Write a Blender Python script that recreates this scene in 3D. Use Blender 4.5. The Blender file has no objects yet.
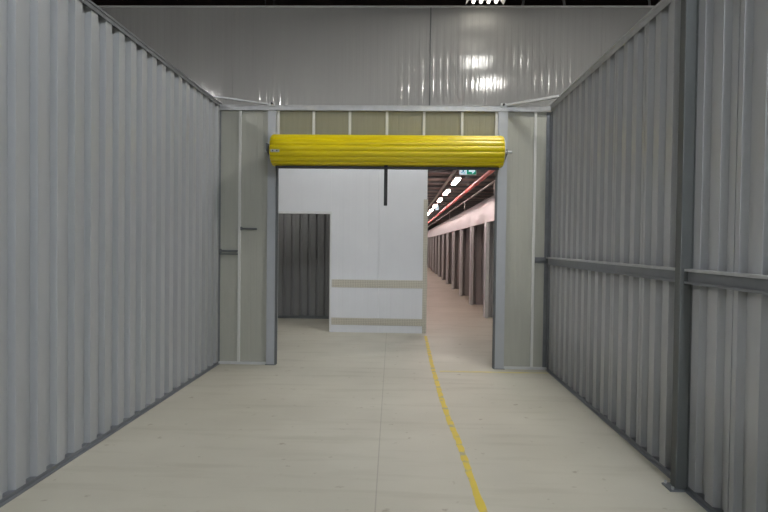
import bpy, bmesh, math, random
from mathutils import Vector, Matrix
random.seed(7)
C = bpy.context.scene.collection
PI = math.pi

# ------------------------------------------------------------------ camera
cam_d = bpy.data.cameras.new('camera'); cam = bpy.data.objects.new('camera', cam_d); C.objects.link(cam)
cam_d.sensor_width = 36.0; cam_d.lens = 586.0 / 768.0 * 36.0; cam_d.clip_start = 0.05; cam_d.clip_end = 200
yaw, pitch, roll = 0.03013, -0.01956, 0.01235
fw = Vector((-math.sin(yaw) * math.cos(pitch), math.cos(yaw) * math.cos(pitch), math.sin(pitch)))
r1 = Vector((math.cos(yaw), math.sin(yaw), 0)); u1 = r1.cross(fw)
r2 = math.cos(roll) * r1 + math.sin(roll) * u1; u2 = -math.sin(roll) * r1 + math.cos(roll) * u1
M3 = Matrix((r2, u2, -fw)).transposed()
cam.matrix_world = Matrix.Translation((0, 0, 1.6)) @ M3.to_4x4()
bpy.context.scene.camera = cam

# ------------------------------------------------------------------ world and exposure
w = bpy.data.worlds.new('world'); bpy.context.scene.world = w; w.use_nodes = True
w.node_tree.nodes['Background'].inputs[0].default_value = (0.75, 0.8, 0.9, 1)
w.node_tree.nodes['Background'].inputs[1].default_value = 0.0
vs = bpy.context.scene.view_settings
vs.view_transform = 'Standard'; vs.look = 'None'; vs.exposure = 0.08; vs.gamma = 1.0; vs.use_curve_mapping = False
HIGH_BAY = 135.0      # emission of the brightest high bay
MID_BAY = 48.0        # the one beside it
DIM_BAY = 2.6        # the two nearer the high wall
REAR_BAY = 225.0
SIDE_BAY = 150.0
AISLE = 24.0           # batten over the cross aisle
UNIT_FILL = 20.0  # strength of the added lamp in the small unit
CORRIDOR = 45.0       # battens along the corridor

# ------------------------------------------------------------------ materials
def mat(name, base, rough=0.5, metal=0.0, noise=0.0, scale=3.0, stretch=(1, 1, 1), spec=0.5, base2=None, bump=0.0, emit=None, estr=0.0):
    m = bpy.data.materials.new(name); m.use_nodes = True
    nt = m.node_tree; b = nt.nodes['Principled BSDF']
    b.inputs['Roughness'].default_value = rough; b.inputs['Metallic'].default_value = metal
    b.inputs['Specular IOR Level'].default_value = spec
    b.inputs['Base Color'].default_value = (*base, 1)
    if noise or bump:
        tc = nt.nodes.new('ShaderNodeTexCoord'); mp = nt.nodes.new('ShaderNodeMapping')
        mp.inputs['Scale'].default_value = stretch
        nz = nt.nodes.new('ShaderNodeTexNoise'); nz.inputs['Scale'].default_value = scale; nz.inputs['Detail'].default_value = 5
        nt.links.new(tc.outputs['Object'], mp.inputs[0]); nt.links.new(mp.outputs[0], nz.inputs[0])
        if noise:
            rp = nt.nodes.new('ShaderNodeValToRGB')
            lo = base2 or tuple(c * (1 - noise) for c in base)
            rp.color_ramp.elements[0].color = (*lo, 1); rp.color_ramp.elements[0].position = 0.3
            rp.color_ramp.elements[1].color = (*base, 1); rp.color_ramp.elements[1].position = 0.7
            nt.links.new(nz.outputs[0], rp.inputs[0]); nt.links.new(rp.outputs[0], b.inputs['Base Color'])
        if bump:
            bp = nt.nodes.new('ShaderNodeBump'); bp.inputs['Strength'].default_value = bump; bp.inputs['Distance'].default_value = 0.01
            nt.links.new(nz.outputs[0], bp.inputs['Height']); nt.links.new(bp.outputs[0], b.inputs['Normal'])
    if emit:
        b.inputs['Emission Color'].default_value = (*emit, 1); b.inputs['Emission Strength'].default_value = estr
    return m

M = {}
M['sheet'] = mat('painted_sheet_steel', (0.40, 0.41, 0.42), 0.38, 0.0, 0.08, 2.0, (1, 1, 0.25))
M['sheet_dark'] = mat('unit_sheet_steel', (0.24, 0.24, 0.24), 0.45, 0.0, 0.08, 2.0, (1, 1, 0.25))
M['galv'] = mat('galvanised_steel', (0.50, 0.51, 0.52), 0.42, 0.35, 0.15, 14.0)
M['galv_light'] = mat('bright_zinc_trim', (0.62, 0.63, 0.63), 0.45, 0.1, 0.08, 9.0)
M['steel_dark'] = mat('grey_primed_steel', (0.17, 0.18, 0.185), 0.45, 0.2, 0.15, 6.0)
M['post'] = mat('grey_post_paint', (0.105, 0.112, 0.11), 0.55, 0.1, 0.1, 5.0)
M['head'] = mat('lintel_sheet_shade_tint', (0.285, 0.275, 0.19), 0.5, 0.0, 0.08, 5.0, (6, 6, 0.3))  # shade and the roll's yellow bounce are put into this sheet colour
M['divider'] = mat('grey_divider_sheet', (0.42, 0.40, 0.395), 0.45, 0.0, 0.06, 2.0)
M['girt'] = mat('dull_galvanised_girt', (0.21, 0.22, 0.235), 0.40, 0.3, 0.12, 8.0)
M['jamb'] = mat('jamb_painted_steel', (0.46, 0.48, 0.51), 0.4, 0.1, 0.06, 4.0)
M['panel'] = mat('olive_grey_back_of_sheet', (0.435, 0.435, 0.38), 0.5, 0.0, 0.05, 5.0, (6, 6, 0.3))
M['strip'] = mat('pale_joint_strip', (0.68, 0.68, 0.65), 0.5)
M['upper'] = mat('off_white_wall_sheet', (0.39, 0.39, 0.38), 0.09, 0.0, 0.05, 1.2, (2, 2, 0.4), 0.5)
M['white'] = mat('white_insulated_panel', (0.63, 0.645, 0.675), 0.3, 0.0, 0.04, 2.0)
M['white_dull'] = mat('white_panel_corridor', (0.70, 0.70, 0.73), 0.3, 0.0, 0.05, 2.0)
M['yellow'] = mat('yellow_roller_curtain', (0.78, 0.62, 0.004), 0.33, 0.0, 0.07, 6.0, (0.3, 3, 3))
M['black'] = mat('black_webbing', (0.012, 0.012, 0.013), 0.7)
M['rubber'] = mat('dark_rubber_seal', (0.03, 0.03, 0.03), 0.6)
M['roof'] = mat('dark_roof_deck', (0.12, 0.085, 0.08), 0.7, 0.0, 0.3, 3.0)
M['deck'] = mat('brown_steel_deck', (0.25, 0.205, 0.19), 0.55, 0.0, 0.2, 2.0)
M['red'] = mat('red_pipe_enamel', (0.72, 0.10, 0.09), 0.4, 0.0, 0.1, 6.0)
M['pipe'] = mat('grey_conduit', (0.42, 0.40, 0.38), 0.45, 0.2)
M['white_enamel'] = mat('white_lamp_enamel', (0.75, 0.75, 0.74), 0.45)
M['green'] = mat('exit_sign_green', (0.0, 0.16, 0.09), 0.4, emit=(0.0, 0.30, 0.17), estr=0.7)
M['sign_white'] = mat('exit_sign_white', (0.75, 0.85, 0.92), 0.4, emit=(0.7, 0.87, 1.0), estr=0.75)
M['sign_blue'] = mat('exit_sign_figure', (0.03, 0.25, 0.32), 0.4, emit=(0.03, 0.25, 0.32), estr=0.4)
M['outer'] = mat('dim_warehouse_cladding', (0.30, 0.30, 0.30), 0.6, 0.0, 0.1, 1.0)
M['bay_glow'] = mat('high_bay_diffuser', (0.8, 0.8, 0.8), 0.5, emit=(1.0, 0.975, 0.92), estr=HIGH_BAY)
M['dim_glow'] = mat('warm_high_bay_diffuser', (0.8, 0.8, 0.8), 0.5, emit=(1.0, 0.93, 0.8), estr=DIM_BAY)
M['added_unit_glow'] = mat('added_unit_diffuser', (0.8, 0.8, 0.8), 0.5, emit=(1.0, 0.97, 0.93), estr=UNIT_FILL)
M['mid_glow'] = mat('mid_high_bay_diffuser', (0.8, 0.8, 0.8), 0.5, emit=(1.0, 0.975, 0.92), estr=MID_BAY)
M['side_glow'] = mat('side_high_bay_diffuser', (0.8, 0.8, 0.8), 0.5, emit=(1.0, 0.985, 0.96), estr=SIDE_BAY)
M['rear_glow'] = mat('rear_high_bay_diffuser', (0.8, 0.8, 0.8), 0.5, emit=(0.88, 0.94, 1.0), estr=REAR_BAY)
M['aisle_glow'] = mat('aisle_batten_diffuser', (0.8, 0.8, 0.8), 0.5, emit=(0.93, 0.96, 1.0), estr=AISLE)
M['corr_glow'] = mat('corridor_batten_diffuser', (0.8, 0.8, 0.8), 0.5, emit=(1.0, 0.78, 0.72), estr=CORRIDOR)

def wavy(m, strength):
    """slight waves across the sheet, running upright"""
    nt = m.node_tree; b = nt.nodes['Principled BSDF']
    tc = nt.nodes.new('ShaderNodeTexCoord'); mp = nt.nodes.new('ShaderNodeMapping'); mp.inputs['Scale'].default_value = (1, 1, 0.02)
    nz = nt.nodes.new('ShaderNodeTexNoise'); nz.inputs['Scale'].default_value = 22; nz.inputs['Detail'].default_value = 2
    bp = nt.nodes.new('ShaderNodeBump'); bp.inputs['Strength'].default_value = strength; bp.inputs['Distance'].default_value = 0.004
    nt.links.new(tc.outputs['Object'], mp.inputs[0]); nt.links.new(mp.outputs[0], nz.inputs[0]); nt.links.new(nz.outputs[0], bp.inputs['Height'])
    nt.links.new(bp.outputs[0], b.inputs['Normal'])
wavy(M['upper'], 0.6); wavy(M['white'], 0.2)

def checker_plate():
    m = bpy.data.materials.new('checker_plate'); m.use_nodes = True; nt = m.node_tree; b = nt.nodes['Principled BSDF']
    b.inputs['Metallic'].default_value = 0.35; b.inputs['Roughness'].default_value = 0.42
    tc = nt.nodes.new('ShaderNodeTexCoord')
    mp = nt.nodes.new('ShaderNodeMapping'); mp.inputs['Rotation'].default_value = (0, PI / 4, 0); mp.inputs['Scale'].default_value = (1, 1, 1)
    ck = nt.nodes.new('ShaderNodeTexChecker'); ck.inputs['Scale'].default_value = 46
    ck.inputs['Color1'].default_value = (0.55, 0.525, 0.45, 1); ck.inputs['Color2'].default_value = (0.43, 0.41, 0.35, 1)
    nt.links.new(tc.outputs['Object'], mp.inputs[0]); nt.links.new(mp.outputs[0], ck.inputs[0]); nt.links.new(ck.outputs['Color'], b.inputs['Base Color'])
    bp = nt.nodes.new('ShaderNodeBump'); bp.inputs['Strength'].default_value = 0.6; bp.inputs['Distance'].default_value = 0.003
    nt.links.new(ck.outputs['Fac'], bp.inputs['Height']); nt.links.new(bp.outputs[0], b.inputs['Normal'])
    return m
M['checker'] = checker_plate()

def concrete():
    m = bpy.data.materials.new('sealed_concrete'); m.use_nodes = True; nt = m.node_tree; b = nt.nodes['Principled BSDF']
    L = nt.links.new; N = nt.nodes.new
    tc = N('ShaderNodeTexCoord')
    def noise(scale, detail, st=(1, 1, 1)):
        mp = N('ShaderNodeMapping'); mp.inputs['Scale'].default_value = st
        n = N('ShaderNodeTexNoise'); n.inputs['Scale'].default_value = scale; n.inputs['Detail'].default_value = detail
        L(tc.outputs['Object'], mp.inputs[0]); L(mp.outputs[0], n.inputs[0]); return n.outputs[0]
    def ramp(src, stops):
        r = N('ShaderNodeValToRGB'); e = r.color_ramp.elements
        e[0].position, e[0].color = stops[0][0], (*stops[0][1], 1); e[1].position, e[1].color = stops[1][0], (*stops[1][1], 1)
        L(src, r.inputs[0]); return r.outputs[0]
    def mix(kind, fac, a, c):
        x = N('ShaderNodeMix'); x.data_type = 'RGBA'; x.blend_type = kind
        if isinstance(fac, float): x.inputs[0].default_value = fac
        else: L(fac, x.inputs[0])
        L(a, x.inputs[6])
        if isinstance(c, tuple): x.inputs[7].default_value = (*c, 1)
        else: L(c, x.inputs[7])
        return x.outputs[2]
    def math_(op, a, v=None):
        x = N('ShaderNodeMath'); x.operation = op
        for i, q in enumerate((a, v)):
            if q is None: continue
            if isinstance(q, (int, float)): x.inputs[i].default_value = q
            else: L(q, x.inputs[i])
        return x.outputs[0]
    col = ramp(noise(0.8, 8), [(0.3, (0.49, 0.462, 0.38)), (0.72, (0.58, 0.55, 0.46))])
    # faint wheel scuffs and dirt specks
    scuff = ramp(noise(2.2, 6, (0.4, 3.0, 1)), [(0.52, (1, 1, 1)), (0.74, (0.84, 0.83, 0.80))])
    col = mix('MULTIPLY', 0.8, col, scuff)
    speck = ramp(noise(9.0, 3), [(0.67, (1, 1, 1)), (0.74, (0.60, 0.55, 0.48))])
    col = mix('MULTIPLY', 0.7, col, speck)
    # saw-cut control joint running away from the viewer
    sep = N('ShaderNodeSeparateXYZ'); L(tc.outputs['Object'], sep.inputs[0])
    line = math_('ADD', math_('MULTIPLY', sep.outputs[1], -0.0165), -0.082)
    dist = math_('ABSOLUTE', math_('SUBTRACT', sep.outputs[0], line))
    jm = math_('LESS_THAN', dist, 0.0045)
    wear = math_('MULTIPLY', jm, 0.4)
    col = mix('MIX', wear, col, (0.22, 0.195, 0.15))
    L(col, b.inputs['Base Color'])
    rr = N('ShaderNodeMapRange'); rr.inputs[3].default_value = 0.42; rr.inputs[4].default_value = 0.62
    L(noise(1.5, 4), rr.inputs[0]); L(rr.outputs[0], b.inputs['Roughness'])
    bp = N('ShaderNodeBump'); bp.inputs['Strength'].default_value = 0.08; bp.inputs['Distance'].default_value = 0.01
    L(noise(20, 4), bp.inputs['Height']); L(bp.outputs[0], b.inputs['Normal'])
    return m
M['floor'] = concrete()

def paint(name, col, worn, lo, hi, scale):
    m = bpy.data.materials.new(name); m.use_nodes = True; nt = m.node_tree; b = nt.nodes['Principled BSDF']
    tc = nt.nodes.new('ShaderNodeTexCoord'); nz = nt.nodes.new('ShaderNodeTexNoise'); nz.inputs['Scale'].default_value = scale; nz.inputs['Detail'].default_value = 6
    nt.links.new(tc.outputs['Object'], nz.inputs[0])
    rp = nt.nodes.new('ShaderNodeValToRGB'); e = rp.color_ramp.elements
    e[0].position, e[0].color = lo, (*worn, 1); e[1].position, e[1].color = hi, (*col, 1)
    nt.links.new(nz.outputs[0], rp.inputs[0]); nt.links.new(rp.outputs[0], b.inputs['Base Color'])
    b.inputs['Roughness'].default_value = 0.55
    return m
M['line'] = paint('worn_yellow_floor_paint', (0.70, 0.53, 0.055), (0.42, 0.38, 0.22), 0.36, 0.48, 9)
M['faint_line'] = paint('faded_yellow_floor_paint', (0.65, 0.565, 0.25), (0.58, 0.53, 0.36), 0.35, 0.6, 6)

# ------------------------------------------------------------------ mesh helpers
def box(bm, x0, x1, y0, y1, z0, z1, bev=0.0):
    vs_ = [bm.verts.new(p) for p in ((x0, y0, z0), (x1, y0, z0), (x1, y1, z0), (x0, y1, z0), (x0, y0, z1), (x1, y0, z1), (x1, y1, z1), (x0, y1, z1))]
    fs = [bm.faces.new([vs_[i] for i in f]) for f in ((3, 2, 1, 0), (4, 5, 6, 7), (0, 1, 5, 4), (1, 2, 6, 5), (2, 3, 7, 6), (3, 0, 4, 7))]
    if bev:
        es = list({e for f in fs for e in f.edges})
        bmesh.ops.bevel(bm, geom=es, offset=bev, segments=2, affect='EDGES', profile=0.5)
def tube(bm, p, q, r, n=12, r2=None):
    p, q = Vector(p), Vector(q); d = (q - p).normalized()
    a = d.orthogonal().normalized(); b_ = d.cross(a)
    rings = []
    for c, rr in ((p, r), (q, r if r2 is None else r2)):
        rings.append([bm.verts.new(c + rr * (math.cos(2 * PI * i / n) * a + math.sin(2 * PI * i / n) * b_)) for i in range(n)])
    for i in range(n):
        bm.faces.new((rings[0][i], rings[0][(i + 1) % n], rings[1][(i + 1) % n], rings[1][i]))
    bm.faces.new(rings[0][::-1]); bm.faces.new(rings[1])
def bar(bm, p, q, wd, th):
    """flat bar between two points, wd measured level, th measured upright"""
    p, q = Vector(p), Vector(q); d = (q - p).normalized(); s = d.cross(Vector((0, 0, 1))).normalized(); u = s.cross(d)
    e = [[bm.verts.new(c + s * a * wd / 2 + u * b_ * th / 2) for a, b_ in ((-1, -1), (1, -1), (1, 1), (-1, 1))] for c in (p, q)]
    for i in range(4): bm.faces.new((e[0][i], e[0][(i + 1) % 4], e[1][(i + 1) % 4], e[1][i]))
    bm.faces.new(e[0][::-1]); bm.faces.new(e[1])
def prism(bm, pts, ext):
    """closed outline (3D points) pushed along ext"""
    ext = Vector(ext); a = [bm.verts.new(p) for p in pts]; b_ = [bm.verts.new(Vector(p) + ext) for p in pts]; n = len(pts)
    for i in range(n): bm.faces.new((a[i], a[(i + 1) % n], b_[(i + 1) % n], b_[i]))
    bm.faces.new(a[::-1]); bm.faces.new(b_)
def strip(bm, pts, ext, th):
    """open profile (list of 3D points) with thickness vector th, pushed along ext"""
    th = Vector(th); ext = Vector(ext); n = len(pts)
    f0 = [bm.verts.new(p) for p in pts]; b0 = [bm.verts.new(Vector(p) + th) for p in pts]
    f1 = [bm.verts.new(Vector(p) + ext) for p in pts]; b1 = [bm.verts.new(Vector(p) + th + ext) for p in pts]
    for i in range(n - 1):
        bm.faces.new((f0[i], f0[i + 1], f1[i + 1], f1[i])); bm.faces.new((b0[i + 1], b0[i], b1[i], b1[i + 1]))
        bm.faces.new((f0[i + 1], f0[i], b0[i], b0[i + 1])); bm.faces.new((f1[i], f1[i + 1], b1[i + 1], b1[i]))
    bm.faces.new((f0[0], f1[0], b1[0], b0[0])); bm.faces.new((f1[-1], f0[-1], b0[-1], b1[-1]))
def obj(name, bm, m, parent=None, smooth=False):
    bmesh.ops.recalc_face_normals(bm, faces=bm.faces)
    me = bpy.data.meshes.new(name); bm.to_mesh(me); bm.free(); me.materials.append(M[m])
    if smooth:
        for p in me.polygons: p.use_smooth = True
        me.set_sharp_from_angle(angle=math.radians(35))
    o = bpy.data.objects.new(name, me); C.objects.link(o)
    if parent is not None: o.parent = parent; o.matrix_parent_inverse = Matrix.Translation(-parent.location)
    return o
def B(name, m, args, parent=None, bev=0.0):
    bm = bmesh.new()
    for a in (args if isinstance(args[0], (tuple, list)) else [args]): box(bm, *a, bev)
    return obj(name, bm, m, parent)
def T(name, m, segs, r, parent=None, n=12):
    bm = bmesh.new()
    for p, q in segs: tube(bm, p, q, r, n)
    return obj(name, bm, m, parent, True)
def tag(o, label, cat, group=None, kind=None):
    o['label'] = label; o['category'] = cat
    if group: o['group'] = group
    if kind: o['kind'] = kind
    return o
def empty(name, loc, label, cat, group=None, kind=None):
    o = bpy.data.objects.new(name, None); o.location = loc; o.empty_display_size = 0.1; C.objects.link(o)
    return tag(o, label, cat, group, kind)
def copy_tree(o, parent=None):
    c = o.copy(); C.objects.link(c)
    if parent is not None: c.parent = parent
    for ch in list(o.children): copy_tree(ch, c)
    return c

XL, XR, D, H, W = -2.405, 1.907, 7.66, 3.406, 10.583

# ------------------------------------------------------------------ setting
tag(B('floor', 'floor', (-9, 9, -9, 52, -0.15, 0)), 'beige sealed concrete floor with a thin joint line', 'floor', kind='structure')

def ribbed(bm, y0, y1, x, side, valleys, seam_at, z0, z1, depth=0.044, pitch=0.215):
    """one trapezoidal sheet in the plane X = x whose ribs sink away from the room (side: +1 sinks towards +X)"""
    pts = [(x + side * 0.03, y0), (x + side * 0.03, y0 + 0.007), (x, y0 + 0.0085)] if seam_at else [(x, y0)]
    for v in valleys:
        if v - 0.066 < y0 + 0.008 or v + 0.066 > y1 - 0.002: continue
        pts += [(x, v - 0.061), (x + side * depth, v - 0.048), (x + side * depth, v + 0.048), (x, v + 0.061)]
    pts += [(x, y1)] if not seam_at else [(x, y1 - 0.0035), (x + side * 0.03, y1 - 0.0025)]
    strip(bm, [(px, py, z0) for px, py in pts], (0, 0, z1 - z0), (side * 0.0012, 0, 0))

# left wall: valleys every 0.2205 m, sheets of four valleys
wl = empty('wall_left', (XL, 3, 0), 'tall grey corrugated steel partition without any rail on it', 'wall', kind='structure')
PL = 0.2205; y = 3.74 - 0.11 - 4 * PL * 11
while y < D - 0.02:
    y1 = min(y + 4 * PL, D - 0.005)
    bm = bmesh.new(); ribbed(bm, y, y1, XL, -1, [y + PL * (k + 0.5) for k in range(4)], False, 0.012, H - 0.01, pitch=PL)
    obj('sheet', bm, 'sheet', wl); y += 4 * PL
bm = bmesh.new(); tube(bm, (XL, 0, 0), (XL + 0.005, 0, 0), 0.0075, 8); scr0 = None
k = -12
while 3.82 + (k + 0.5) * PL < D - 0.1:
    yy = 3.82 + (k + 0.25) * PL
    if scr0 is None:
        scr0 = obj('screw', bm, 'steel_dark', wl); s = scr0
    else:
        s = scr0.copy(); C.objects.link(s); s.parent = wl
    s.location = (0, yy, 1.47); k += 1

# right wall: valleys every 0.215 m, a dark lap seam every three valleys
wr = empty('wall_right', (XR, 3, 0), 'grey corrugated steel partition carrying a horizontal rail and a dark post', 'wall', kind='structure')
PR = 0.215; y = 3.42 - 0.645 * 14
while y < D - 0.02:
    y1 = min(y + 0.645, D - 0.005)
    bm = bmesh.new(); ribbed(bm, y, y1, XR, 1, [y + 0.108 + PR * j for j in range(3)], True, 0.012, H - 0.01, pitch=PR)
    obj('sheet', bm, 'sheet', wr); y += 0.645
# top caps and floor angles
def cap(x, side, lip):
    bm = bmesh.new()
    def bx(a, b_, z0, z1): box(bm, min(a, b_), max(a, b_), -5.5, D, z0, z1)
    bx(x - side * 0.012, x - side * 0.009, H - lip, H); bx(x + side * 0.072, x + side * 0.075, H - 0.075, H)
    bx(x - side * 0.012, x + side * 0.075, H, H + 0.003)
    bx(x - side * 0.020, x - side * 0.012, H + 0.003, H + 0.018); bx(x - side * 0.020, x + side * 0.03, H + 0.018, H + 0.021)
    return bm
tag(obj('trim_1', cap(XL, -1, 0.032), 'girt'), 'grey folded cap along the top of the railless corrugated wall', 'trim', kind='structure')
tag(obj('trim_2', cap(XR, 1, 0.05), 'galv'), 'pale folded cap along the top of the wall with the post', 'trim', kind='structure')
for nm, x, s, lb in (('baseboard_left', XL, 1, 'floor angle under the railless corrugated wall'), ('baseboard_right', XR, -1, 'floor angle under the wall with the dark post')):
    bm = bmesh.new()
    prism(bm, [(x - s * 0.06, -5.5, 0), (x + s * 0.028, -5.5, 0), (x + s * 0.028, -5.5, 0.004), (x + s * 0.004, -5.5, 0.007), (x + s * 0.004, -5.5, 0.03), (x - s * 0.06, -5.5, 0.03)], (0, D + 5.48, 0))
    tag(obj(nm, bm, 'girt'), lb, 'trim', kind='structure')
# wall behind the camera
bm = bmesh.new(); pts = []; x = XL + 0.05
while x < XR - 0.25:
    pts += [(x, -5.5, 0), (x + 0.139, -5.5, 0), (x + 0.157, -5.542, 0), (x + 0.197, -5.542, 0)]; x += 0.215
pts += [(XR, -5.5, 0)]; strip(bm, pts, (0, 0, H), (0, -0.0015, 0))
tag(obj('wall_rear', bm, 'sheet'), 'grey corrugated partition closing the back of the storage unit', 'wall', kind='structure')

# front wall with the roller door opening
wf = empty('wall_front', (0, D, 0), 'olive grey panelled wall around the open roller door', 'wall', kind='structure')
JL0, JL1, JR0, JR1 = -1.765, -1.657, 1.226, 1.344
def panel(x0, x1, z0, z1, m='panel'):
    bm = bmesh.new(); pts = [(x0, D, z0)]; x = x0 + 0.06
    while x + 0.03 < x1:
        pts += [(x, D, z0), (x + 0.004, D + 0.0008, z0), (x + 0.012, D + 0.0008, z0), (x + 0.016, D, z0)]; x += 0.075
    pts += [(x1, D, z0)]; strip(bm, pts, (0, 0, z1 - z0), (0, 0.04, 0)); obj('sheet_panel', bm, m, wf)
panel(XL + 0.002, -2.135, 0.03, H - 0.075); panel(-2.135, JL0, 0.03, H - 0.075)
panel(JR1, 1.705, 0.03, H - 0.075); panel(1.705, XR - 0.002, 0.03, H - 0.075)
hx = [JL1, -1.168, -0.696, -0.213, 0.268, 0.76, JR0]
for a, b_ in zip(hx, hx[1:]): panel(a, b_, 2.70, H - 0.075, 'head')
for x, z0, z1 in [(-2.135, 0.03, 3.33), (1.705, 0.03, 3.33)] + [(x, 2.70, 3.33) for x in hx[1:-1]]:
    B('joint_strip', 'strip', (x - 0.017, x + 0.017, D - 0.022, D, z0, z1), wf, 0.003)
for x in (JL1 + 0.02, JR0 - 0.02): B('joint_strip', 'strip', (x - 0.02, x + 0.02, D - 0.02, D, 2.70, 3.33), wf)
for x0, x1 in ((XL + 0.01, JL0), (JR1, XR - 0.01)): B('floor_track', 'galv_light', (x0, x1, D - 0.03, D + 0.045, 0, 0.032), wf)
tag(B('beam_top', 'galv', [(XL + 0.002, XR - 0.002, D - 0.045, D + 0.06, H - 0.075, H - 0.012), (XL + 0.002, XR - 0.002, D - 0.05, D + 0.06, H - 0.012, H - 0.006)]), 'pale steel rail along the top of the roller door wall', 'beam', kind='structure')
B('beam_lintel', 'galv', (JL1, JR0, D, D + 0.06, 2.66, 2.70), wf)
# dark corner angles where the side walls meet the front wall
tag(B('trim_3', 'girt', [(XL, XL + 0.008, D - 0.03, D - 0.002, 0.03, H - 0.08), (XL, XL + 0.016, D - 0.012, D - 0.002, 0.03, H - 0.08)]), 'dark corner angle beside the panel with two small brackets', 'trim', kind='structure')
tag(B('trim_4', 'girt', [(XR - 0.012, XR, D - 0.085, D - 0.002, 0.03, H - 0.08), (XR - 0.06, XR, D - 0.014, D - 0.002, 0.03, H - 0.08)]), 'dark corner angle where the railed wall meets the door wall', 'trim', kind='structure')

# upper / back white wall across the aisle
def micro(x0, x1, z0, z1, pitch, dep, name, m, parent, yy=W):
    bm = bmesh.new(); pts = [(x0, yy, z0)]; x = x0 + pitch * 0.5
    while x + pitch * 0.6 < x1:
        pts += [(x, yy, z0), (x + pitch * 0.08, yy + dep, z0), (x + pitch * 0.42, yy + dep, z0), (x + pitch * 0.5, yy, z0)]; x += pitch
    pts += [(x1, yy, z0)]; strip(bm, pts, (0, 0, z1 - z0), (0, 0.07, 0)); return obj(name, bm, m, parent)
wb = empty('wall_back', (0, W, 0), 'high pale wall rising beyond the roller door wall', 'wall', kind='structure')
xs = [-8.9, -6.1, -3.1, 0.462, 3.5, 6.2, 8.9]
for a, b_ in zip(xs, xs[1:]): micro(a, b_ - 0.004, 3.12, 5.84, 0.125, 0.0016, 'upper_sheet', 'upper', wb)
def lower(x0, x1, z0, z1): micro(x0, x1, z0, z1, 0.23, 0.0012, 'white_panel', 'white', wb)
DX0, DX1, DZ = -2.275, -1.285, 2.155
lower(-8.9, DX0, 0, 3.045); lower(DX0 + 0.001, DX1, DZ, 3.045)
xs2 = [DX1 + 0.001, -0.41, 0.45]
for a, b_ in zip(xs2, xs2[1:]): lower(a, b_ - 0.002, 0, 3.045)
tag(B('trim_5', 'galv_light', (-8.9, 8.9, W - 0.03, W + 0.11, 5.84, 5.87)), 'thin pale capping on top of the high wall', 'trim', kind='structure')
tag(B('trim_6', 'galv_light', [(DX0 - 0.02, DX1 + 0.02, W - 0.012, W + 0.09, DZ - 0.012, DZ + 0.03), (DX1 - 0.014, DX1 + 0.012, W - 0.012, W + 0.09, 0, DZ), (DX0 - 0.012, DX0 + 0.014, W - 0.012, W + 0.09, 0, DZ)]), 'pale frame round the dark unit doorway', 'trim', kind='structure')

# storage unit behind the white wall doorway
wu = empty('wall_unit', (-2, 12.5, 0), 'dark grey corrugated wall inside the small open unit', 'wall', kind='structure')
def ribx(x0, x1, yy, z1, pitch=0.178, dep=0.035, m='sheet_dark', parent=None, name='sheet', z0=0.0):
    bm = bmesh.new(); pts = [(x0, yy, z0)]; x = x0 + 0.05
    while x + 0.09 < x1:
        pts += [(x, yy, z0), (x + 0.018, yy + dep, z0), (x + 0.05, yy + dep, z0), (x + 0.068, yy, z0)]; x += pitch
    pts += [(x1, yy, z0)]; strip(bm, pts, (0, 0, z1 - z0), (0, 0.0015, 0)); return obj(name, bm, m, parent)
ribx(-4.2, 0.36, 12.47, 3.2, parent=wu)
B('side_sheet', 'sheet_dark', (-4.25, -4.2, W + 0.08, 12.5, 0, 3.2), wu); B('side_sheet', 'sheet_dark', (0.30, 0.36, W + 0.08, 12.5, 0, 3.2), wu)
B('floor_channel', 'steel_dark', (-4.2, 0.3, 12.42, 12.47, 0, 0.06), wu)

# corridor: ceiling deck, left wall, partition of units
bm = bmesh.new(); pts = []; y = W + 0.12
while y < 50: pts += [(0.47, y, 3.30), (0.47, y + 0.16, 3.30), (0.47, y + 0.19, 3.36), (0.47, y + 0.29, 3.36)]; y += 0.32
strip(bm, pts, (5.4, 0, 0), (0, 0, 0.01))
cc = tag(obj('ceiling_corridor', bm, 'deck'), 'dark brown ribbed deck over the corridor', 'ceiling', kind='structure')
for i in range(24): B('joist', 'steel_dark', (0.47, 5.87, 11.0 + 1.15 * i, 11.06 + 1.15 * i, 3.245, 3.30), cc)
tag(B('wall_corridor', 'white', (0.38, 0.45, W + 0.075, 50, 0, 3.28)), 'white wall of the corridor behind the corner guard', 'wall', kind='structure')
tag(B('wall_end', 'outer', (-8.9, 8.9, 50, 50.1, 0, 6.9)), 'far end wall of the warehouse', 'wall', kind='structure')
PX = 1.87; PT = 2.61; DH = 2.12
wp = empty('wall_partition', (PX, 12, 0), 'white corridor partition pierced by a row of open unit doorways', 'wall', kind='structure')
wd_ = empty('wall_dividers', (3.8, 12, 0), 'grey corrugated dividing walls between the corridor units', 'wall', kind='structure')
divs = [13.2 + 2.79 * i for i in range(13)]
prev = W + 0.08
B('header_panel', 'white_dull', (PX, PX + 0.05, W + 0.08, 49.9, DH, PT), wp)
bm = bmesh.new(); box(bm, PX - 0.012, PX + 0.06, W + 0.08, 49.9, PT, PT + 0.02); obj('header_cap', bm, 'galv_light', wp)
B('pier', 'white_dull', (PX, PX + 0.05, W + 0.08, W + 0.32, 0, DH), wp)
for d in divs:
    B('pier', 'white_dull', (PX, PX + 0.05, d - 0.17, d + 0.10, 0, DH), wp)
    B('door_frame', 'galv_light', [(PX - 0.012, PX + 0.06, d - 0.20, d - 0.17, 0, DH), (PX - 0.012, PX + 0.06, d + 0.10, d + 0.13, 0, DH)], wp)
    ribx(PX + 0.052, 5.9, d, PT, 0.19, 0.035, 'divider', wd_, 'divider_sheet')
tag(B('wall_unit_rear', 'outer', (5.9, 6.0, W + 0.08, 49.9, 0, 3.29)), 'dim wall behind the row of corridor units', 'wall', kind='structure')

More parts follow.
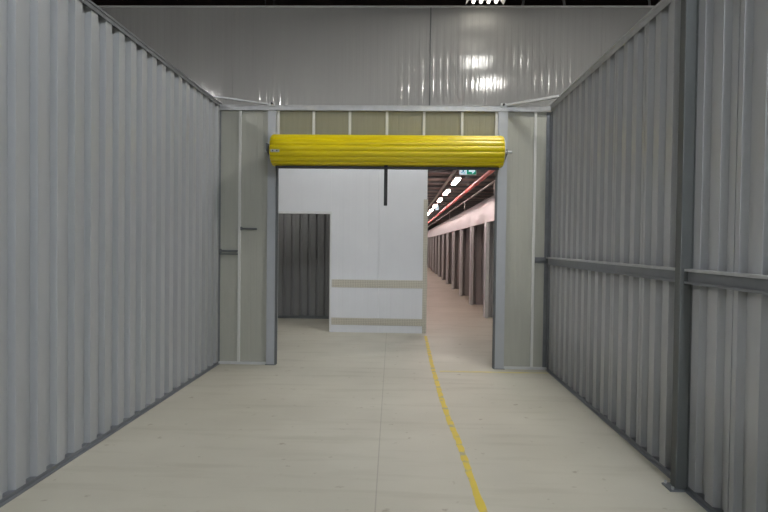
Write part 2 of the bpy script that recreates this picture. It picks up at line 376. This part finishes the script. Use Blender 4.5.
# warehouse shell
tag(B('ceiling', 'roof', (-9, 9, -9, 52, 6.9, 7.0)), 'dark warehouse roof', 'ceiling', kind='structure')
tag(B('wall_west', 'outer', (-9.1, -9, -9, 52, 0, 6.9)), 'outer warehouse wall past the railless partition', 'wall', kind='structure')
tag(B('wall_east', 'outer', (9, 9.1, -9, 52, 0, 6.9)), 'outer warehouse wall past the railed partition', 'wall', kind='structure')
tag(B('wall_south', 'outer', (-9, 9, -9.1, -9, 0, 6.9)), 'outer warehouse wall behind the storage unit', 'wall', kind='structure')

# ------------------------------------------------------------------ roller door
rd = empty('roller_door', (-0.2, 7.36, 2.6), 'yellow corrugated roller door wound up above the opening', 'roller door')
RX0, RX1, RY, RZ, RR = -1.648, 1.243, 7.38, 2.772, 0.199
bm = bmesh.new(); n = 16; per = 14; prof = []
for i in range(n * per):
    a = 2 * PI * i / (n * per); t = (i % per) / per
    b_ = math.sin(PI * t) ** 0.42
    prof.append((a, RR - 0.017 + 0.018 * b_))
rings = []
for x, s in ((RX0, 0.93), (RX0 + 0.012, 0.975), (RX0 + 0.035, 1.0), (RX1 - 0.035, 1.0), (RX1 - 0.012, 0.975), (RX1, 0.93)):
    rings.append([bm.verts.new((x, RY + r * s * math.cos(a + 0.15), RZ + r * s * math.sin(a + 0.15))) for a, r in prof])
N_ = len(prof)
for r0, r1_ in zip(rings, rings[1:]):
    for i in range(N_): bm.faces.new((r0[i], r0[(i + 1) % N_], r1_[(i + 1) % N_], r1_[i]))
bm.faces.new(rings[0][::-1]); bm.faces.new(rings[-1])
obj('curtain', bm, 'yellow', rd, True)
for x, s in ((RX0, -1), (RX1, 1)):
    bm = bmesh.new(); tube(bm, (x, RY, RZ), (x + s * 0.008, RY, RZ), 0.168, 40); obj('drum_wheel', bm, 'galv_light', rd, True)
bm = bmesh.new(); tube(bm, (RX0 - 0.085, RY, RZ), (RX1 + 0.115, RY, RZ), 0.017, 16); obj('axle', bm, 'galv_light', rd, True)
for x in (RX0 - 0.06, RX1 + 0.05):      # steel arms that carry the axle from the jamb posts
    bm = bmesh.new(); xx = x
    prism(bm, [(xx, D - 0.036, RZ - 0.12), (xx, RY - 0.03, RZ - 0.03), (xx, RY - 0.03, RZ + 0.03), (xx, D - 0.036, RZ + 0.06)], (0.006, 0, 0))
    obj('axle_bracket', bm, 'steel_dark', rd)
br = B('bottom_rail', 'rubber', (RX0 + 0.05, RX1 - 0.05, RY - 0.05, RY + 0.02, 2.546, 2.576), rd, 0.004)
bm = bmesh.new(); box(bm, -0.232, -0.188, RY - 0.062, RY - 0.052, 2.085, 2.60); box(bm, -0.232, -0.188, RY - 0.066, RY - 0.048, 2.085, 2.125); obj('pull_strap', bm, 'black', rd)
yl = RY - RR - 0.006
lp = B('latch_plate', 'galv_light', (-1.628, -1.52, yl - 0.002, yl + 0.022, 2.722, 2.752), rd, 0.003)
for x in (-1.60, -1.548): T('bolt', 'steel_dark', [((x, yl - 0.012, 2.737), (x, yl, 2.737))], 0.009, lp, 8)
B('drop_slide', 'steel_dark', (-1.70, -1.68, RY - 0.15, RY - 0.05, 2.74, 2.84), rd, 0.004)

# jamb posts (C sections carrying the door guides)
for x0, x1, s, lb in ((JL0, JL1, 1, 'blue-grey steel post at the latch-plate end of the yellow roll'), (JR0, JR1, -1, 'blue-grey steel post at the bare-axle end of the yellow roll')):
    jp = empty('jamb_post', ((x0 + x1) / 2, D, 0), lb, 'post')
    bm = bmesh.new()
    strip(bm, [(x0, D + 0.06, 0), (x0, D - 0.035, 0), (x1, D - 0.035, 0), (x1, D + 0.06, 0)] if True else [], (0, 0, H - 0.01), (0, 0.003, 0))
    obj('post_section', bm, 'jamb', jp)
    xi = x1 if s > 0 else x0
    B('guide_track', 'steel_dark', [(min(xi, xi + s * 0.024), max(xi, xi + s * 0.024), D - 0.03, D - 0.024, 0, 2.62), (min(xi, xi + s * 0.024), max(xi, xi + s * 0.024), D + 0.024, D + 0.03, 0, 2.62)], jp)
    B('base_plate', 'steel_dark', (x0 - 0.01, x1 + 0.01, D - 0.05, D + 0.07, 0, 0.008), jp)
    xc = (x0 + x1) / 2
    cl = B('top_cleat', 'galv', (xc - 0.035, xc + 0.035, D - 0.055, D - 0.03, H - 0.03, H + 0.03), jp, 0.003)
    T('bolt', 'rubber', [((xc, D - 0.08, H + 0.008), (xc, D - 0.054, H + 0.008))], 0.014, cl, 8)

# tie bars across the corners
for p, q, lb in (((XL + 0.005, 7.30, H + 0.024), (-1.74, D - 0.02, H + 0.004), 'pale flat tie bar from the railless wall to the door wall'),
                 ((XR - 0.005, 7.24, H + 0.03), (1.31, D - 0.02, H + 0.004), 'pale flat tie bar from the railed wall to the door wall')):
    bm = bmesh.new(); bar(bm, p, q, 0.045 if p[0] > 0 else 0.03, 0.028 if p[0] > 0 else 0.016); tag(obj('tie_bar', bm, 'galv_light' if p[0] > 0 else 'galv'), lb, 'bar')

# small brackets on the panel left of the opening
for x0, x1, z, lb in ((-2.395, -2.155, 1.492, 'short grey steel bracket in the corner, lower of two'), (-2.118, -1.905, 1.785, 'short grey steel bracket beside the pale strip, upper of two')):
    wb_ = empty('wall_bracket', ((x0 + x1) / 2, D, z), lb, 'bracket')
    B('rail', 'steel_dark', [(x0, x1, D - 0.03, D, z - 0.012, z + 0.012)] + ([(x0, x1, D - 0.03, D, z - 0.05, z - 0.034)] if x0 < -2.2 else []), wb_)
    B('end_plate', 'steel_dark', (x0, x0 + 0.02, D - 0.036, D, z - 0.05 if x0 < -2.2 else z - 0.02, z + 0.025), wb_)

# steel post and girts on the right wall
sp = empty('steel_post', (1.87, 3.94, 0), 'dark steel post standing against the railed wall', 'post')
B('channel', 'post', (XR - 0.080, XR - 0.004, 3.895, 3.975, 0.01, 3.55), sp, 0.006)
B('lip', 'steel_dark', [(XR - 0.004, XR - 0.0005, 3.89, 3.92, 0.01, 3.40)], sp)
bp_ = B('base_plate', 'girt', (XR - 0.125, XR - 0.03, 3.87, 4.0, 0.0, 0.012), sp)
for yy in (3.883, 3.988): T('anchor_bolt', 'galv', [((XR - 0.105, yy, 0.012), (XR - 0.105, yy, 0.03))], 0.009, bp_, 6)
def girt(y0, y1, lb, ret=False):
    g = empty('girt_rail', (XR, y0, 1.4), lb, 'rail')
    bm = bmesh.new(); x = XR
    box(bm, x - 0.058, x - 0.002, y0, y1, 1.4635, 1.466); box(bm, x - 0.058, x - 0.055, y0, y1, 1.448, 1.4635)
    obj('top_flange', bm, 'galv', g)
    B('web', 'girt', (x - 0.034, x - 0.030, y0, y1, 1.372, 1.463), g)
    bm = bmesh.new()
    box(bm, x - 0.058, x - 0.002, y0, y1, 1.369, 1.3715); box(bm, x - 0.058, x - 0.055, y0, y1, 1.3715, 1.385); obj('bottom_flange', bm, 'girt', g)
    if ret: B('return_leg', 'girt', [(1.722, XR - 0.06, D - 0.05, D - 0.001, 1.415, 1.46), (1.722, XR - 0.06, D - 0.03, D - 0.001, 1.39, 1.415)], g)
girt(3.98, D - 0.09, 'grey galvanised rail running from the dark post to the door wall', True)
girt(-5.45, 3.888, 'grey galvanised rail on the near side of the dark post, away from the door wall')

# ------------------------------------------------------------------ plates, floor marks
k1 = B('kick_plate', 'checker', (-1.262, 0.386, W - 0.006, W, 0.815, 0.958)); tag(k1, 'upper chequered metal strip across the white wall', 'plate', 'chequered strips on the white wall')
k2 = B('kick_plate', 'checker', (-1.262, 0.386, W - 0.006, W, 0.135, 0.262)); tag(k2, 'lower chequered metal strip near the foot of the white wall', 'plate', 'chequered strips on the white wall')
bm = bmesh.new(); strip(bm, [(0.388, W - 0.003, 0), (0.462, W - 0.003, 0), (0.462, W + 0.075, 0)], (0, 0, 2.42), (-0.004, 0.002, 0))
tag(obj('corner_guard', bm, 'checker'), 'chequered metal guard on the corner where the corridor begins', 'guard')

def ribbon(pts, wd, name, m, z=0.0015):
    bm = bmesh.new(); rows = []
    P = [Vector((a, b_, 0)) for a, b_ in pts]
    # dense, slightly ragged edges
    dense = []
    for p, q in zip(P, P[1:]):
        k_ = max(2, int((q - p).length / 0.06))
        dense += [p.lerp(q, i / k_) for i in range(k_)]
    dense.append(P[-1])
    for i, p in enumerate(dense):
        d = (dense[min(i + 1, len(dense) - 1)] - dense[max(i - 1, 0)]).normalized(); s = Vector((d.y, -d.x, 0))
        a = p + s * (wd / 2 + random.uniform(-0.006, 0.004)); b_ = p - s * (wd / 2 + random.uniform(-0.006, 0.004))
        rows.append([bm.verts.new((a.x, a.y, z)), bm.verts.new((b_.x, b_.y, z)), bm.verts.new((a.x, a.y, 0)), bm.verts.new((b_.x, b_.y, 0))])
    for r, t in zip(rows, rows[1:]):
        bm.faces.new((r[0], r[1], t[1], t[0])); bm.faces.new((r[2], r[0], t[0], t[2])); bm.faces.new((r[1], r[3], t[3], t[1]))
    return obj(name, bm, m)
tag(ribbon([(0.56, 0.0), (0.53, 2.5), (0.509, 3.51), (0.497, 4.07), (0.482, 4.8), (0.452, 5.4), (0.436, 6.05), (0.43, 6.9), (0.424, 7.8), (0.43, 9.0), (0.44, 10.3)], 0.053, 'floor_marking', 'line'),
    'worn yellow painted line running lengthwise out through the doorway', 'floor marking', kind='thing')
tag(ribbon([(0.50, 7.42), (1.2, 7.43), (XR - 0.03, 7.44)], 0.085, 'floor_marking', 'faint_line'), 'faded pale yellow line across the floor before the door wall', 'floor marking', kind='thing')

# ------------------------------------------------------------------ pipes and cable
tag(T('wall_cable', 'steel_dark', [((0.462, W - 0.012, 3.15), (0.462, W - 0.012, 4.5)), ((0.462, W - 0.008, 4.5), (0.465, W - 0.008, 5.86))], 0.009), 'thin dark cable down the joint of the high pale wall', 'cable')
rp_ = empty('sprinkler_pipe', (1.44, 20, 2.82), 'red sprinkler pipe along the corridor ceiling', 'pipe')
T('pipe_run', 'red', [((1.44, 8.0, 2.82), (1.44, 45, 2.82))], 0.038, rp_, 16)
for yy in (11.55, 14.6, 18.6, 23.6): T('coupling', 'red', [((1.44, yy - 0.05, 2.82), (1.44, yy + 0.05, 2.82))], 0.047, rp_, 16)
for yy in (13.0, 16.4, 20.0, 24.0): T('hanger', 'steel_dark', [((1.44, yy, 2.85), (1.44, yy, 3.31))], 0.007, rp_, 8)
gp = empty('conduit_pipe', (1.92, 20, 2.95), 'thin grey pipe above the white corridor partition', 'pipe')
T('pipe_run', 'pipe', [((1.92, 8.0, 2.95), (1.92, 45, 2.95))], 0.022, gp)
for yy in (12.2, 17.9, 23.6): T('support', 'pipe', [((1.90, yy, PT + 0.02), (1.90, yy, 2.94))], 0.014, gp, 8)
ct = empty('cable_tray', (0.965, 20, 2.97), 'pale cable tray beside the corridor lights', 'tray')
B('channel', 'pipe', [(0.94, 0.99, 8.0, 45, 2.965, 2.97), (0.94, 0.943, 8.0, 45, 2.965, 2.995), (0.987, 0.99, 8.0, 45, 2.965, 2.995)], ct)
for yy in (12.2, 15.2, 18.2, 21.2, 24.2): T('hanger', 'steel_dark', [((0.965, yy, 2.97), (0.965, yy, 3.31))], 0.005, ct, 8)

# ------------------------------------------------------------------ exit sign in the corridor
SX0, SX1, SY, SZ0, SZ1 = 1.09, 1.425, 11.4, 2.965, 3.137
es = empty('exit_sign', (1.26, 11.4, 3.05), 'green emergency exit sign hanging under the corridor ceiling', 'sign')
B('housing', 'white_enamel', (SX0, SX1, SY, SY + 0.05, SZ0, SZ1), es, 0.004)
B('figure_panel', 'sign_white', (SX0 + 0.012, SX0 + 0.145, SY - 0.003, SY, SZ0 + 0.012, SZ1 - 0.012), es)
B('arrow_panel', 'green', (SX0 + 0.145, SX1 - 0.012, SY - 0.003, SY, SZ0 + 0.012, SZ1 - 0.012), es)
ax, az = SX0 + 0.245, 3.045
bm = bmesh.new(); prism(bm, [(ax - 0.06, SY - 0.005, az - 0.018), (ax + 0.005, SY - 0.005, az - 0.018), (ax + 0.005, SY - 0.005, az - 0.06), (ax + 0.068, SY - 0.005, az), (ax + 0.005, SY - 0.005, az + 0.06), (ax + 0.005, SY - 0.005, az + 0.018), (ax - 0.06, SY - 0.005, az + 0.018)], (0, 0.002, 0)); obj('arrow', bm, 'sign_white', es)
bm = bmesh.new(); fx = SX0 + 0.08; fy = SY - 0.006; fz = 3.045
def limb(pts, r):
    for p, q in zip(pts, pts[1:]):
        p_, q_ = Vector((fx + p[0], fy, fz + p[1])), Vector((fx + q[0], fy, fz + q[1])); d = (q_ - p_).normalized(); s = Vector((-d.z, 0, d.x)) * r
        prism(bm, [p_ - s - d * r * 0.5, q_ - s + d * r * 0.5, q_ + s + d * r * 0.5, p_ + s - d * r * 0.5], (0, 0.002, 0))
limb([(0.012, 0.032), (-0.006, -0.012)], 0.013); limb([(-0.006, -0.012), (0.018, -0.03), (0.012, -0.06)], 0.008); limb([(-0.006, -0.012), (-0.022, -0.036), (-0.05, -0.044)], 0.008)
limb([(0.012, 0.032), (0.034, 0.012), (0.05, 0.022)], 0.006); limb([(0.012, 0.032), (-0.02, 0.026), (-0.032, 0.004)], 0.006)
prism(bm, [(fx + 0.024 + 0.013 * math.cos(a * PI / 5), fy, fz + 0.056 + 0.013 * math.sin(a * PI / 5)) for a in range(10)], (0, 0.002, 0))
obj('running_figure', bm, 'sign_blue', es)
for x in (SX0 + 0.13, SX1 - 0.06): T('hanger', 'steel_dark', [((x, SY + 0.025, SZ1), (x, SY + 0.025, 3.31))], 0.005, es, 8)
B('cable_box', 'steel_dark', (SX0 + 0.13, SX0 + 0.2, SY + 0.03, SY + 0.08, SZ0 - 0.045, SZ0), es)

# a second small sign further down the corridor
hs = empty('hanging_sign', (1.30, 22.25, 3.0), 'small pale blue sign hanging deep in the corridor', 'sign')
B('board', 'sign_white', (1.25, 1.37, 22.25, 22.28, 2.93, 3.11), hs); T('hanger', 'steel_dark', [((1.31, 22.265, 3.11), (1.31, 22.265, 3.31))], 0.006, hs, 8)

# ------------------------------------------------------------------ lamps
def batten(name, x, y, z, lx, ly, glow, label, group=None, drop=0.15):
    e = empty(name, (x, y, z), label, 'lamp', group)
    B('housing', 'white_enamel', (x - lx / 2, x + lx / 2, y - ly / 2, y + ly / 2, z + 0.03, z + 0.075), e, 0.004)
    B('diffuser', glow, (x - lx / 2 + 0.008, x + lx / 2 - 0.008, y - ly / 2 + 0.02, y + ly / 2 - 0.02, z, z + 0.03), e)
    a, b_ = (0, 0.3 * ly) if ly > lx else (0.3 * lx, 0)
    for s in (-1, 1): T('hanger', 'steel_dark', [((x + s * a, y + s * b_, z + 0.075), (x + s * a, y + s * b_, z + 0.075 + drop))], 0.005, e, 8)
    return e
labels = ['corridor light batten nearest the exit sign', 'corridor light batten second from the exit sign', 'corridor light batten third from the exit sign']
for i in range(13):
    batten('corridor_light', 1.14, 12.6 + 2.65 * i, 2.95, 0.10, 1.2, 'corr_glow', labels[i] if i < 3 else 'small bright batten at the far end of the corridor', 'corridor light battens', 0.26)
for x, lb in ((-0.28, 'light batten on the back of the door wall, above the opening'), (1.20, 'added light batten on the back of the door wall, nearest the railed partition'), (-1.75, 'added light batten on the back of the door wall, nearest the railless partition')):  # second and third battens are added to brighten the aisle floor
    e = empty('aisle_light', (x, 8.55, 3.2), lb, 'lamp', 'light battens over the cross aisle')
    B('housing', 'white_enamel', (x - 0.62, x + 0.62, 8.48, 8.62, 3.23, 3.275), e, 0.004)
    B('diffuser', 'aisle_glow', (x - 0.60, x + 0.60, 8.49, 8.61, 3.2, 3.23), e)
    for s_ in (-1, 1): B('arm', 'galv', (x + s_ * 0.4 - 0.015, x + s_ * 0.4 + 0.015, D + 0.062, 8.50, 3.275, 3.30), e)

batten('added_unit_light', -2.6, 11.3, 3.05, 0.14, 1.2, 'added_unit_glow', 'added light batten brightening the small dark unit', None, 3.77)  # unseen lamp, added only to brighten the inside of the unit
def high_bay(x, y, z, glow, label, group):
    e = empty('high_bay_lamp', (x, y, z), label, 'lamp', group)
    bm = bmesh.new()
    a, b_, h = 0.33, 0.36, 0.09
    prism(bm, [(x - a, y - b_, z), (x - a + 0.06, y - b_, z + h), (x + a - 0.06, y - b_, z + h), (x + a, y - b_, z), (x + a - 0.004, y - b_, z), (x + a - 0.062, y - b_, z + h - 0.006), (x - a + 0.062, y - b_, z + h - 0.006), (x - a + 0.004, y - b_, z)], (0, 2 * b_, 0))
    obj('reflector', bm, 'white_enamel', e)
    for i in range(4):
        xx = x - 0.195 + 0.13 * i; T('tube', glow, [((xx, y - b_ + 0.03, z + 0.04), (xx, y + b_ - 0.03, z + 0.04))], 0.03, e, 10)
    B('ballast_box', 'white_enamel', (x - 0.08, x + 0.08, y - 0.25, y + 0.25, z + h, z + h + 0.06), e)
    for s in (-1, 1): T('hanger', 'steel_dark', [((x, y + s * 0.2, z + h + 0.06), (x, y + s * 0.2, 6.91))], 0.006, e, 8)
    return e
for x, y, lb in ((1.38, 9.95, 'high bay lamp right at the top of the high pale wall'), (1.45, 8.55, 'high bay lamp second from the high pale wall'), (1.65, 7.5, 'high bay lamp third from the high pale wall'), (2.15, 5.75, 'high bay lamp fourth from the high pale wall')):
    high_bay(x, y, 5.78, 'bay_glow' if y < 6 else 'mid_glow' if y < 8 else 'dim_glow', lb, 'high bay lamps over the storage unit')
for x, y in ((1.8, -0.6), (1.8, -2.6), (1.8, -4.8), (-1.2, -4.8), (-6.0, 4.5), (-6.0, -1.0)):
    high_bay(x, y, 5.78, 'rear_glow' if x > -3 else 'side_glow', 'white high bay lamp hung over the back half of the warehouse', 'high bay lamps over the back half of the warehouse')

# ------------------------------------------------------------------ roof steel above the high wall
for i, (y, z) in enumerate(((11.6, 6.45), (14.0, 6.5), (16.5, 6.5))):
    tag(B('roof_purlin', 'roof', (-8.9, 8.9, y, y + 0.08, z, z + 0.2)), ['dark roof purlin just beyond the high wall', 'dark roof purlin second beyond the high wall', 'dark roof purlin third beyond the high wall'][i], 'purlin', 'roof purlins')
for x, dx, lb in ((2.1, 0.22, 'small diagonal roof strut nearest the lamp'), (2.85, 0.2, 'small diagonal roof strut between two others'), (4.35, 0.34, 'small diagonal roof strut beside the cap of the railed wall')):
    bm = bmesh.new(); bar(bm, (x, W + 0.05, 5.87), (x + dx, W + 0.95, 6.46), 0.04, 0.03); tag(obj('roof_strut', bm, 'galv'), lb, 'strut', 'diagonal roof struts')
